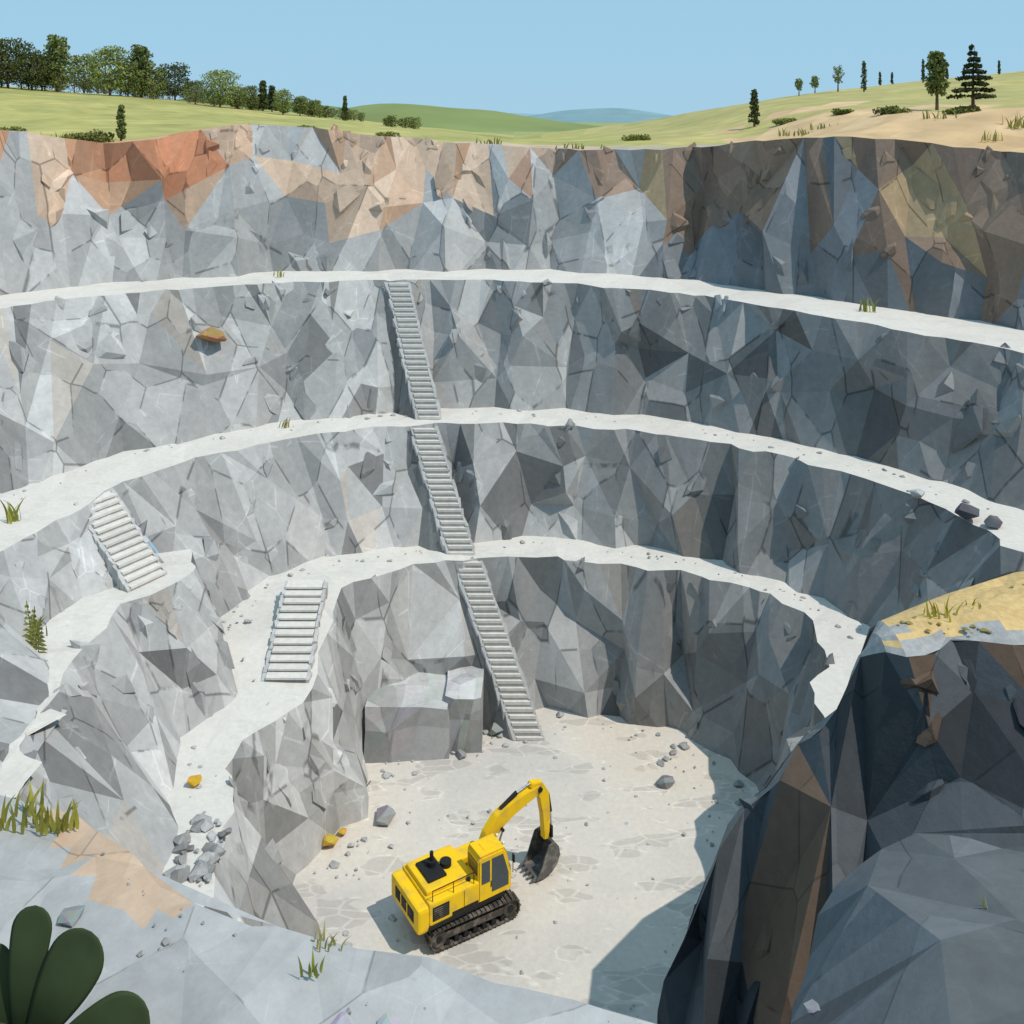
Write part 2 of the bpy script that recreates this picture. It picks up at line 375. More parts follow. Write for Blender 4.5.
cl=polysample([ring[-1]]+[Vector(p) for p in close]+[ring[0]],60)[1:]
ring=ring+cl
cen=Vector((0,50,0)); ts=[0,1,2.5,5,8,12,17,23,30,38,47,56,66,76,87,98,110,125,145,180,230,320,480,800,1500,5000]
V=[];cols=[];F=[]
for p in ring:
    d=Vector((p.x-cen.x,p.y-cen.y,0)).normalized()
    for t in ts:
        q=p+d*t; z=lerp(p.z,Hout(q.x,q.y),smooth(t/14))
        if t>0 : z+=noise.noise(Vector((q.x*.2,q.y*.2,4)))*.25*min(1,t/5)
        V.append(Vector((q.x,q.y,z)))
m=len(ts)
for i in range(len(ring)-1):
    for k in range(m-1):
        a=i*m+k; f=(a,a+m,a+m+1,a+1); F.append(f)
        c=(V[f[0]]+V[f[2]])/2; t=ts[k]; nn=noise.noise(Vector((c.x*.09,c.y*.09,7)))
        g=mixc((.46,.40,.14),(.30,.295,.095),.5+nn*.9)
        if c.x>14: g=mixc(g,(.44,.36,.16),.4)
        if c.x<-26 and t<(8+nn*14): g=mixc((.45,.20,.10),(.56,.38,.24),R.random())
        elif -26<=c.x<8 and t<2.5+nn*3: g=(.5,.38,.27)
        elif c.x>21 and t<(26+nn*30) : g=mixc((.62,.43,.24),(.55,.37,.20),R.random())
        elif 8<=c.x<=21 and t<4+nn*5: g=(.42,.36,.27)
        if c.y>260: g=mixc(g,(.22,.29,.13),.6)
        cols.append(g)
mk('grassland_terrain',V,F,terrM,cols,smoothf=True)
def hill(name,x,y,z0,h,sx,sy,col,seed):
    V=[];F=[];cols=[];n=36
    for j in range(n+1):
        for i in range(n+1):
            u=(i/n*2-1)*2.6;v=(j/n*2-1)*2.6
            hh=h*math.exp(-(u*u+v*v)/2*1.0)*(1+.12*noise.noise(Vector((u*1.5+seed,v*1.5,0))))-1.0
            V.append((x+u*sx,y+v*sy,z0+hh))
    for j in range(n):
        for i in range(n): a=j*(n+1)+i; F.append((a,a+1,a+n+2,a+n+1)); cols.append(col)
    mk(name,V,F,hillM,cols,smoothf=True)
hill('distant_hill',-62,620,31,18.6,70,70,(.20,.24,.085),1)
hill('distant_hill',-230,760,31,26,110,80,(.15,.20,.08),2)
hill('distant_hill',150,1700,30,27,115,120,(.19,.30,.33),3)  # aerial haze painted into the bluish colour of the two farthest hills
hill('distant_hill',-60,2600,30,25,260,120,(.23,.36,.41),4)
# ------------------------------------------------------------------ stairs
def prism(V,F,base,top):
    o=len(V); V.extend(base+top); F.extend([(o+3,o+2,o+1,o),(o+4,o+5,o+6,o+7)]+[(o+i,o+(i+1)%4,o+4+(i+1)%4,o+4+i) for i in range(4)])
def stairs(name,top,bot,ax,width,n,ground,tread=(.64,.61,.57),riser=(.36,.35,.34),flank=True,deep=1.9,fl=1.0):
    T=Vector(top);B=Vector(bot);ax=Vector(ax).normalized()
    e=empty(name)
    V=[];F=[];cols=[];d=(B-T);hor=Vector((d.x,d.y,0)); run=hor.length/n; hd=hor/hor.length
    rise=-(d.z)/n
    for i in range(n):
        p=T+hor*(i/n); z=T.z-rise*(i+.5)
        a=p-ax*width/2; b=p+ax*width/2; f=hd*(run*1.0); jit=R.uniform(-.02,.02)
        base=[a+f,b+f,b-hd*run*.7,a-hd*run*.7]
        lo=[Vector((q.x,q.y,z-rise*deep)) for q in base]; hi=[Vector((q.x,q.y,z+jit-rise*.3)) for q in base]
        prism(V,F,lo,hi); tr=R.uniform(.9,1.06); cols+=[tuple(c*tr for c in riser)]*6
        e1=ax*R.uniform(-.05,.05)
        base=[a+f*1.1+e1,b+f*1.1+e1,b-hd*run*.7+e1,a-hd*run*.7+e1]
        lo=[Vector((q.x,q.y,z-rise*.5)) for q in base]; hi=[Vector((q.x,q.y,z+jit+rise*.02)) for q in base]
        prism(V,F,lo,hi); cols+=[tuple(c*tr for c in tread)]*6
    mk('steps',V,F,stepM,cols,parent=e)
    V=[];F=[];cols=[]
    nk=14
    for sgn in(-1,1):
        for i in range(nk):
            p0=T.lerp(B,i/nk);p1=T.lerp(B,(i+.985)/nk)
            w1=R.uniform(.12,.3);w2=R.uniform(.12,.3)
            P=[p0+ax*sgn*width/2,p0+ax*sgn*(width/2+w1),p1+ax*sgn*(width/2+w2),p1+ax*sgn*width/2]
            j1=R.uniform(-.12,.05)
            prism(V,F,[p+Vector((0,0,-1.2)) for p in P],[p+Vector((0,0,j1)) for p in P]); l=R.uniform(.40,.50); cols+= [gray(l,.2)]*6
    mk('edge_stones',V,F,stepM,cols,parent=e)
    if flank:
        V=[];F=[];cols=[]
        nseg=4
        for sgn in(-1,1):
            side=ax*sgn*(width/2+.15)
            tops=[];bots=[]
            for i in range(nseg+1):
                p=T.lerp(B,i/nseg)+side
                tops.append(p+Vector((0,0,-.15))); q=p+ax*sgn*R.uniform(.5,1.0)*fl*(1-i/nseg)*(2 if sgn<0 else .5); q.y-=1.6*(1-i/nseg)*fl*(1 if sgn<0 else .5) ; q.z=ground-.3; bots.append(q)
            V0=len(V);V+=tops+bots
            for i in range(nseg):
                for tri in ((V0+i,V0+nseg+1+i,V0+nseg+2+i),(V0+i,V0+nseg+2+i,V0+i+1)):
                    F.append(tri); l=R.uniform(.17,.24); cols.append(gray(l,.3))
        mk('stone_flank',V,F,rockM,cols,parent=e)
    return e
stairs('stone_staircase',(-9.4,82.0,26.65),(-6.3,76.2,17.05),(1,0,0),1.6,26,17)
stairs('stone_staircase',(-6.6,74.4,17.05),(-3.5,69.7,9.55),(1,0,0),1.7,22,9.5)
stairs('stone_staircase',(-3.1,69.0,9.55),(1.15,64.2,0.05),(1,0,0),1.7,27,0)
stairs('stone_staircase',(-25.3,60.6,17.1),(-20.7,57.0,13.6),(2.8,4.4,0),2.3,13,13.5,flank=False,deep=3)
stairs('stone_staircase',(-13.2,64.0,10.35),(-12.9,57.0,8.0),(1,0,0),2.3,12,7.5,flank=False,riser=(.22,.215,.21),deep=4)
# ------------------------------------------------------------------ near rocks
def col_ledge(p,v,rr):
    l=.33*rr.uniform(.9,1.1); return gray(l,.4)
sL=[(4.7,32.5,10.0),(5.4,31.5,14.0),(6.9,31.5,17.9),(7.9,31.4,18.6),(9.0,31,20.6),(10.2,30.9,21.6),(11,30.8,23.7),(13,30.3,24),(16,30,24),(20,29,24),(26,27,24)]
sB=[(4.3,31.5,1),(4.0,29,2),(5.2,27.8,5),(5.9,27.0,7),(7.4,26,9),(8.6,25.4,11),(9.8,25.2,12),(13,24.8,15),(17,24.5,17),(22,24,18),(27,22,18)]
sp_lip,_,_=wall('shade_toned_spur',sL,sB,2.1,1.0,col_shaded,rockNear,21,lipstep=1.1,blocks=1.5,bs=1.15,flat=.95,rnd=.8,lin=True,lj=.42,group=.3)  # spur's shaded look comes from its painted face colours
sBack=[(6,37,0),(7,37,1),(8,37,2),(9,37,3),(10,37,4),(11,37,5),(12,37,6),(13.5,37.5,6),(15.5,38,7),(18.5,38.5,8),(23,39,8),(30,38,8)]
pl=[(11.6,31.9,23.9),(14.3,33.3,24.1),(18,35.2,24.1),(24,36,24),(30,34,24)]
bk0=[(4.7,32.5,10.0),(5.6,32.0,14.0),(7.1,32.0,17.9),(8.1,31.9,18.6),(9.2,31.5,20.6),(10.4,31.4,21.6)]
wall('spur_rear_face',bk0+pl+[(32,33,24)],sBack,2.2,.4,col_low,rockM,22,lipstep=1,blocks=0,lin=True)
front=polysample([p for p in sp_lip],56); backp=polysample([Vector(p) for p in bk0+pl],120)
V=[];F=[];cols=[]
cr=8
for i in range(56):
    f=front[i]; b=min(backp,key=lambda q:abs(q.x-f.x)+.3*abs(q.z-f.z)) if i<55 else backp[-1]
    for k in range(cr+1):
        p=f.lerp(b,k/cr)
        if 0<k<cr and f.z>22.6: p.z+=.3*math.sin(math.pi*k/cr)+noise.noise(p*.7)*.2
        V.append(p)
for i in range(55):
    for k in range(cr):
        a=i*(cr+1)+k; F.append((a,a+cr+1,a+cr+2,a+1)); c=V[a]
        sand=c.z>23 and c.x>11.6+.5*noise.noise(c*2) and k>=(1 if noise.noise(c*1.3)>0 else 2)
        cols.append(mixc((.60,.42,.19),(.52,.36,.16),R.random()) if sand else gray((.33 if c.z>22.5 else .2)*R.uniform(.85,1.1),.4))
mk('sandy_plateau',V,F,stoneM,cols,smoothf=False)
led=[(-17,25,24.3),(-11.9,23.3,24.1),(-10.4,23,24),(-8.9,22.2,24),(-7.3,20.8,24),(-4.2,19.6,24),(-1.7,18.9,24),(1.6,18,24),(3.6,17.8,23.6),(5.4,19.2,21.8),(6.2,22,20.6),(7.4,23.6,21.3),(9.3,24,22.8),(11.8,23,23.2),(16,23,24),(24,22,24)]
ledB=[(-17,27,12),(-11.5,25,12),(-9.6,25,12),(-8,24,12),(-6.6,22.5,12),(-3.8,21,12),(-1.4,20.3,12),(1.8,19.5,12),(4,19.6,12),(5.0,21,12),(5.6,23.4,12),(7,24.9,12),(9.3,25.4,12),(12,24.8,13),(16,24.6,14),(24,24,14)]
led_l,_,_=wall('near_ledge_face',led[::-1],ledB[::-1],1.8,.35,lambda p,v,rr:(col_shaded(p,v,rr) if p.x>4.5 else col_ledge(p,v,rr)),rockNear,23,lipstep=.7,blocks=0)
pts=[Vector((p.x,p.y)) for p in led_l]; P3=list(led_l); nb=len(pts)
def ledz(x,y):
    return 24+smooth((x-3)/8)*(-1.3+ (24-y)*.28)+noise.noise(Vector((x*.25,y*.25,5)))*.3
for x in [-19,-12,-6,0,6,12,19,26]:
    pts.append(Vector((x,1))); P3.append(Vector((x,1,ledz(x,14)+.5)))
rr=random.Random(5)
edgey=lambda x:min((abs(p.x-x),p.y) for p in led_l)[1]
acc=[]
for it in range(3600):
    if it<1500: x=rr.uniform(-11.8,-6);y=rr.uniform(18.5,23.5)
    else: x=rr.uniform(-19,26);y=rr.uniform(3,23.5)
    md=1.5 if x<3.5 else 1.9
    if -11.8<x<-6 and y>edgey(x)-2.2: md=.42
    if y>edgey(x)-(.35 if md<.5 else 1.0): continue
    if any((p[0]-x)**2+(p[1]-y)**2<md*md for p in acc): continue
    if any((p.x-x)**2+(p.y-y)**2<(.12 if md<.5 else .9) for p in led_l): continue
    acc.append((x,y))
    pts.append(Vector((x,y))); z=ledz(x,max(y,12)); e=edgey(x)-y
    zl=min(led_l,key=lambda p:abs(p.x-x)).z
    z=lerp(zl,z,smooth(e/4)); am=(.03 if md<.5 else .12) if x<3.5 else .55; P3.append(Vector((x,y,z+rr.uniform(-am,am))))
res=delaunay_2d_cdt(pts,[(i,i+1) for i in range(nb-1)],[],0,1e-5)
V=[P3[o[0]] if o else Vector((v.x,v.y,23)) for v,o in zip(res[0],res[3])]
F=[];cols=[]
for f in res[2]:
    f=list(f); c=sum((V[i] for i in f),Vector())/3
    if c.y>edgey(c.x)+.15: continue
    if (V[f[1]]-V[f[0]]).cross(V[f[2]]-V[f[0]]).z<0: f.reverse()
    F.append(f)
    wd=1.15*math.sin(math.pi*max(0,min(1,(c.x+10.9)/4.2)))**.6+.25*noise.noise(c*1.2)
    if -10.9<c.x<-6.7 and c.y>edgey(c.x)-wd: cols.append(mixc((.52,.38,.28),(.48,.34,.24),rr.random()))
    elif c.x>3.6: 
        k=smooth((c.x-3.6)/3); l=lerp(.30,.13,k)*rr.uniform(.62,1.38); cols.append((l*.94,l,l*1.07))  # shadow over the right slab painted in, deepening with x
    else: cols.append(gray(.375*(rr.uniform(.95,1.05) if not(-11.8<c.x<-6 and c.y>edgey(c.x)-2.2) else 1),.3))
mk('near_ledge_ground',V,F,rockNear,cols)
# ------------------------------------------------------------------ boulders & rubble
T8=[hullrock(s) for s in range(10)]
class Batch:
    def __init__(s): s.V=[];s.F=[];s.C=[]
    def rock(s,p,size,col,rr,fz=1.0):
        V,F=rr.choice(T8); o=len(s.V); M=Matrix.Rotation(rr.uniform(0,6.28),3,'Z'); sx=size*rr.uniform(.8,1.3)
        s.V+=[M@Vector((v.x*sx,v.y*size,v.z*size*fz))+p for v in V]; s.F+=[[i+o for i in f] for f in F]
        for f in F:
            k=rr.uniform(.85,1.15); s.C.append(tuple(c*k for c in col))
rr=random.Random(99); Bt=Batch()
for lb,z,cnt,mx in((lb1,0,170,.32),(lb2,9.5,80,.2),(lb3,17,90,.22),(lbM,7.6,30,.2)):
    for _ in range(cnt):
        b,nn=rr.choice(lb); t=Vector((nn.y,-nn.x,0)); dd=.8+rr.random()**2*(3 if z==0 else 1.3)
        p=b+nn*dd+t*rr.uniform(-.7,.7); p.z=b.z+.05; side=smooth((p.x+6)/22); l=lerp(.40,.28,side)
        Bt.rock(p,.06+rr.random()**3*mx,gray(l,.3),rr)
for _ in range(60):
    p=Vector((rr.uniform(-8,12),rr.uniform(42,63),.05)); Bt.rock(p,.04+.12*rr.random()**2,gray(.40,.1),rr)
for _ in range(50):
    x=rr.uniform(-10,4);y=edgey(x)-rr.random()**1.5*5-.2; Bt.rock(Vector((x,y,ledz(x,y)+.03)),.02+.09*rr.random()**3,gray(.3,.4),rr)
# broken rock on the end of the lower road, left
for _ in range(46):
    p=Vector((rr.uniform(-14.8,-12.8),rr.uniform(42.5,46.2),7.6)); Bt.rock(p,.12+.45*rr.random()**2,gray(.34*rr.uniform(.5,1.2),.3),rr)
for _ in range(46):
    x=rr.uniform(12,18); y=rr.uniform(30.6,30.6+(x-10.5)*.5)
    Bt.rock(Vector((x,y,24.22)),.05+.11*rr.random()**2,(.24,.20,.07),rr,.5)
mk('rock_rubble',Bt.V,Bt.F,stoneM,Bt.C)
def boulder(p,size,col,seed,flat=.6,name='boulder'):
    V,F=hullrock(seed,18,flat); r=random.Random(seed)
    mk(name,[v*size+Vector(p) for v in V],F,rockNear,[tuple(c*r.uniform(.85,1.12) for c in col) for f in F])
boulder((-7.3,57,.25),.75,(.27,.27,.28),1)
boulder((9.2,60,.2),.6,(.21,.21,.22),2)
boulder((-1.0,65.0,.3),.6,(.30,.30,.31),3)
boulder((-3.2,62.6,.2),.4,(.30,.30,.31),4)
boulder((-23.0,76.3,23.3),1.3,(.40,.22,.10),5,.55)
boulder((-15.4,48.6,7.8),.42,(.55,.33,.03),6)
boulder((-10.0,55.0,.3),.5,(.50,.32,.05),7)
boulder((-9.5,55.8,.2),.3,(.50,.32,.05),8)
boulder((26,57,17.5),.8,(.10,.105,.12),9)
boulder((27,56,17.4),.6,(.12,.125,.14),10)
boulder((24.5,60.4,17.3),.5,(.5,.5,.5),17)
boulder((7.8,19.2,22.9),.22,(.2,.2,.2),12); boulder((6,20,22.2),.18,(.25,.26,.28),13)
boulder((-8.8,20.0,24.05),.3,(.25,.25,.26),14,.35); boulder((-3.0,17.6,24.0),.3,(.36,.36,.36),15,.3); boulder((-2.2,17.7,24.0),.22,(.36,.36,.36),16,.35)
def rockbox(name,x0,x1,y0,y1,z0,z1,seed,col):
    r=random.Random(seed); V=[];F=[];cols=[]
    j=lambda a:r.uniform(-a,a)
    nx=3
    rowsP=[]
    for (yy,zz) in ((y0-.2,z0-.3),(y0+.1,z1*.6),(y0+.3,z1),(y0+2.4,z1+.1),(y1,z1+.25)):
        rowsP.append([Vector((lerp(x0,x1,i/nx)+j(.45 if 0<i<nx else .1),yy+j(.3),zz+(j(.1) if zz>0 else 0))) for i in range(nx+1)])
    for row in rowsP: V+=row
    for a in range(len(rowsP)-1):
        for i in range(nx):
            o=a*(nx+1)+i; F+= [(o,o+1,o+nx+2),(o,o+nx+2,o+nx+1)]; k=r.uniform(.85,1.1)*(1.3 if a>=2 else .8); cols+=[tuple(c*k for c in col),tuple(c*k*r.uniform(.93,1.05) for c in col)]
    for side in(0,nx):
        base=[a*(nx+1)+side for a in range(len(rowsP))]; o=len(V); V.append(Vector((x0 if side==0 else x1,y1,z0-.3)))
        F.append(base+[o] if side else (base+[o])[::-1]); cols.append(tuple(c*.8 for c in col))
    mk(name,V,F,rockNear,cols)
rockbox('rock_block',-9.2,-4.0,62.4,68.5,0,3.0,4,(.37,.365,.36))
rockbox('rock_block',-4.3,-1.9,63.0,68.5,0,3.3,6,(.37,.365,.36))
# ------------------------------------------------------------------ vegetation
def leafcard(V,F,C,p,s,rr,col):
    d=Vector((rr.gauss(0,1),rr.gauss(0,1),rr.gauss(0,.7))).normalized(); u=d.orthogonal().normalized(); w=d.cross(u)
    a=rr.uniform(0,6.28); u2=u*math.cos(a)+w*math.sin(a); w2=d.cross(u2); o=len(V)
    V+=[p-u2*s,p+w2*s*.7,p+u2*s,p-w2*s*.7]; F.append((o,o+1,o+2,o+3)); C.append(col)
def tube(V,F,C,p,q,r0,r1,col,n=6):
    d=(q-p).normalized(); u=d.orthogonal().normalized(); w=d.cross(u); o=len(V)
    for c,r in((p,r0),(q,r1)):
        for i in range(n):
            a=2*math.pi*i/n; V.append(c+u*math.cos(a)*r+w*math.sin(a)*r)
    for i in range(n): F.append((o+i,o+(i+1)%n,o+n+(i+1)%n,o+n+i)); C.append(col)
def tree_geo(V,F,C,x,y,z,h,w,kind,rr,dark=1.0,nleaf=900,low=None):
    bark=(.12,.08,.05); base=Vector((x,y,z-.3))
    g1=tuple(c*dark for c in(.23,.26,.07)); g2=tuple(c*dark for c in(.11,.15,.046))
    trunkh=low if low is not None else {'round':.10,'column':.06,'cypress':.05,'pine':.2,'field':.32}[kind]
    top=Vector((x+rr.uniform(-.03,.03)*h,y,z+h*.93))
    tube(V,F,C,base,Vector((x,y,z+h*.5)),h*.022+.05,h*.014,bark); tube(V,F,C,Vector((x,y,z+h*.5)),top,h*.014,.02,bark)
    clumps=[]
    if kind=='pine':
        nl=9
        for i in range(nl):
            t=i/(nl-1); zz=z+h*lerp(.24,.95,t); rad=w*.5*(1-t*.85)*rr.uniform(.75,1.15)
            for k in range(6 if t<.8 else 3):
                a=rr.uniform(0,6.28); e=Vector((x+math.cos(a)*rad,y+math.sin(a)*rad,zz-.03*h)); s=Vector((x,y,zz))
                tube(V,F,C,s,e,.04,.02,bark,4)
                for q in(.45,.85): clumps.append((s.lerp(e,q),Vector((rad*.33,rad*.33,h*.026)),rr.random()))
    else:
        nc={'round':40,'column':26,'cypress':20,'field':24}[kind]
        cz=(trunkh+1)/2; hz=(1-trunkh)/2
        for i in range(nc):
            t=(i+.5)/nc; zz=lerp(trunkh+.04,.93,t)
            if kind in('round','field'):
                k=math.sqrt(max(0.05,1-((zz-cz)/hz)**2)); rad=w*.5*k*.82
            elif kind=='column': rad=w*.5*math.sin(math.pi*min(1,t*.8+.15))**.6*.65
            else: rad=w*.5*(1-t)**.7*.6+.05
            a=i*2.4; rdd=rad*rr.uniform(.45,1.0)
            c=Vector((x+math.cos(a)*rdd,y+math.sin(a)*rdd,z+zz*h))
            clumps.append((c,Vector((w*.20,w*.20,h*(.085 if kind!='cypress' else .07)))*rr.uniform(.8,1.1),rr.random()))
            if i%3==0 and kind in('round','field'): tube(V,F,C,Vector((x,y,z+h*max(trunkh*.8,zz-.2))),c,h*.008+.02,.02,bark,4)
    per=max(6,nleaf//len(clumps))
    for c,s,k in clumps:
        for _ in range(per):
            d=Vector((rr.gauss(0,1),rr.gauss(0,1),rr.gauss(0,1))).normalized()*rr.random()**.4
            p=c+Vector((d.x*s.x,d.y*s.y,d.z*s.z)); cc=mixc(g2,g1,min(1,max(0,k*.6+.3+d.z*.35)))
            leafcard(V,F,C,p,max(.12,h*.026)*rr.uniform(.7,1.3),rr,cc)
def tree(name,x,y,h,w,kind,dark=1.0,seed=0,nleaf=900,z=None,low=None):
    V=[];F=[];C=[]; rr=random.Random(seed)
    tree_geo(V,F,C,x,y,terr(x,y) if z is None else z,h,w,kind,rr,dark,nleaf,low); mk(name,V,F,leafM,C)
from mathutils.bvhtree import BVHTree
to=bpy.data.objects['grassland_terrain']; bvh=BVHTree.FromPolygons([v.co.copy() for v in to.data.vertices],[tuple(p.vertices) for p in to.data.polygons])
def terr(x,y):
    r=bvh.ray_cast(Vector((x,y,500)),Vector((0,0,-1))); return r[0].z if r[0] else 38
Y=185
rowL=[(-16,9,12,'round',.4),(8,9.2,12,'round',.42),(32,7.5,9,'round',.45),(57,10.8,6.6,'column',.95),(42,6.5,7,'round',.4),(84,7.6,7.4,'round',1.15),(110,9.0,8.8,'round',1.1),(128,6.5,5.4,'round',.8),(141,10.0,5.6,'column',.75),(156,6,5.4,'round',.9),(175,7.2,8,'round',.42),(196,4.3,4.8,'round',.8),(220,6.9,7.4,'round',1.2),(237,4.2,4.8,'round',1.0),(250,4.6,4,'round',.8),(263,6.0,3.0,'cypress',.45),(272,5.2,3.0,'cypress',.4),(283,4.6,3.8,'round',1.15),(300,3.6,3.6,'round',.9),(314,3.2,3.4,'round',1.2),(345,4.8,1.6,'cypress',.55)]
for i,(px,h,w,k,dk) in enumerate(rowL):
    yy=Y+((i*37)%17-8); tree({'round':'broadleaf_tree','column':'poplar_tree','cypress':'cypress_tree'}[k],(px-512)/1000*yy,yy,h,w,k,dk,100+i,2400)
V=[];F=[];C=[]; rr=random.Random(44)
for i in range(85):
    t=rr.random(); px=lerp(-30,420,t); yy=rr.uniform(180,200); x=(px-512)/1000*yy
    h=lerp(4.6,2.0,min(1,t*1.1))*rr.uniform(.7,1.15); tree_geo(V,F,C,x,yy,terr(x,yy),h,h*rr.uniform(1.0,1.5),'round' if rr.random()<.9 else 'cypress',rr,rr.uniform(.4,1.1),300,.02)
mk('distant_trees',V,F,leafM,C)
tree('cypress_tree',26.9,111,4.3,1.7,'cypress',.35,201)
for i,(px,yy,h,w,k,dk) in enumerate([(799,170,3.0,1.4,'field',1.1),(815,172,3.2,1.6,'field',1.1),(838,168,4.4,1.9,'field',1.1),(864,150,4.8,1.2,'cypress',.45),(880,190,2.8,.7,'cypress',.5),(892,188,2.4,.6,'cypress',.5),(923,175,4.2,.9,'cypress',.4),(947,185,2.2,.7,'cypress',.5),(964,185,1.9,.6,'cypress',.5),(999,180,2.6,.6,'cypress',.5)]):
    tree({'field':'field_maple_tree','cypress':'cypress_tree'}[k],(px-512)/1000*yy,yy,h,w,k,dk,210+i,600)
tree('broadleaf_tree',.425*98,98,6.0,2.7,'column',.8,230,1800,low=.25)
tree('pine_tree',.461*90,90,6.2,3.5,'pine',.25,231,3000)
tree('cypress_tree',-34.6,88.5,3.3,1.3,'cypress',.8,232)
def shrub(name,x,y,z,r,h,dark,seed):
    V=[];F=[];C=[];rr=random.Random(seed)
    for _ in range(14):
        a=rr.uniform(0,6.28);d=rr.random()**.6*r*.75; c=Vector((x+math.cos(a)*d,y+math.sin(a)*d*.7,z+h*.35*rr.uniform(.3,1.3)*(1-.5*d/r)))
        tube(V,F,C,Vector((x,y,z-.1)),c,.03,.015,(.1,.07,.04),4); k=rr.random()
        for _ in range(60):
            dd=Vector((rr.gauss(0,1),rr.gauss(0,1),rr.gauss(0,1))).normalized()*rr.random()**.4
            leafcard(V,F,C,c+Vector((dd.x*r*.38,dd.y*r*.38,dd.z*h*.35)),.13*rr.uniform(.6,1.2),rr,mixc(tuple(q*dark for q in(.07,.10,.025)),tuple(q*dark for q in(.22,.23,.05)),min(1,max(0,k*.6+.2+dd.z*.3))))
    mk(name,V,F,leafM,C)
for i,(x,y,r,h,dk) in enumerate([(-36.5,88.5,2.0,1.7,.8),(-38.6,88.2,1.6,1.2,1.0),(-42,84,1.3,1.0,1.3),(13,105,1.6,1,1.1),(-12,96,1.2,.8,1.2),(-20,97,1.4,.8,1.1),(29,106,1.4,.9,1.3),(35,92,2.0,.9,.9),(38.5,86,1.4,.6,.9),(42,92,1.6,.8,.9),(33,100,1.2,.7,1.1)]):
    shrub('shrub',x,y,terr(x,y),r,h,dk,300+i)
def tuft(x,y,z,n,h,spread,col,seed,wd=.05):
    V=[];F=[];C=[];rr=random.Random(seed)
    for _ in range(n):
        a=rr.uniform(0,6.28); b=Vector((x+rr.gauss(0,spread),y+rr.gauss(0,spread*.5),z-.04)); L=h*rr.uniform(.55,1.1); lean=rr.uniform(.1,.65)
        dr=Vector((math.cos(a),math.sin(a)*.5,0)); side=Vector((-dr.y,dr.x,0)).normalized()*wd*rr.uniform(.7,1.2)
        if abs(side.x)<.5*wd: side=Vector((wd,0,0))
        o=len(V); ns=5
        for i in range(ns+1):
            t=i/ns; p=b+Vector((0,0,1))*L*t*(1-.25*lean*t)+dr*L*lean*t*t; ww=side*(1-t**2.2)*(1 if t>0 else .7)
            V+=[p-ww,p+ww]
        k=rr.uniform(.7,1.25)
        for i in range(ns): F.append((o+2*i,o+2*i+1,o+2*i+3,o+2*i+2)); C.append(tuple(c*k for c in col))
    mk('grass_tuft',V,F,leafM,C)
G=(.24,.24,.05)
for i,a in enumerate([(-11.0,22.6,24.1,24,.85,.35,(.36,.33,.06),.05),(-10.2,22.4,24.1,16,.7,.3,(.36,.33,.06),.05),(-3.7,18.6,24.1,9,.42,.12,(.25,.28,.05),.03),(-3.5,19.3,24.05,12,.4,.16,(.36,.32,.09),.02),
  (9.9,20.6,23.0,14,.95,.24,(.24,.25,.08),.045),(13.6,31.6,24.2,14,.75,.25,(.36,.32,.05),.04),(14.8,32.0,24.3,8,.45,.25,(.34,.30,.05),.03),(-28.6,56.8,17.1,14,1.5,.4,(.28,.28,.05),.08),
  (-24.4,51.3,13.5,7,1.4,.3,(.20,.23,.05),.09),(-19.5,83.9,26.7,8,.8,.3,G,.06),(-16.9,74.0,17.1,9,.8,.3,(.32,.27,.08),.06),(26.0,73.6,25.8,14,1.3,.4,G,.07),(40.5,80,38.1,18,1.4,.6,(.32,.29,.07),.08),(36,84,38.4,14,.9,.7,G,.08),(26.5,92,38.3,20,.9,.9,G,.08),(28.5,93,38.3,14,.8,.6,G,.08),(37.6,78,38,12,1.0,.5,(.38,.33,.09),.08),
  (-45,88,39.6,20,1.3,.9,(.34,.28,.08),.09),(-41,92,40,20,1.2,1.0,G,.09),(-2,94.5,37.6,14,.8,.9,G,.08),(6,93,37.5,14,.7,.9,G,.08)]):
    x,y,z=a[:3]
    if z>36: z=terr(x,y)
    tuft(x,y,z,a[3],a[4],a[5],a[6],400+i,a[7])
def fern(x,y,z,h,seed):
    V=[];F=[];C=[];rr=random.Random(seed)
    for s in range(4):
        a=rr.uniform(-.35,.35); pts=[Vector((x+s*.12-.2+a*h*t*t*.5,y,z+h*t*(1-.1*s))) for t in [i/9 for i in range(10)]]
        for i in range(9):
            tube(V,F,C,pts[i],pts[i+1],.03,.02,(.20,.20,.05),4)
            for sg in(-1,1):
                w=.5*h*(1-i/10)*.45; o=len(V); p=pts[i]
                V+=[p,p+Vector((sg*w*.5,-.05,.14)),p+Vector((sg*w,-.08,.02)),p+Vector((sg*w*.5,-.05,-.05))]; F.append((o,o+1,o+2,o+3)); C.append((.25,.25,.06))
    mk('fern',V,F,leafM,C)
fern(-23.6,49.5,13.5,2.6,3)
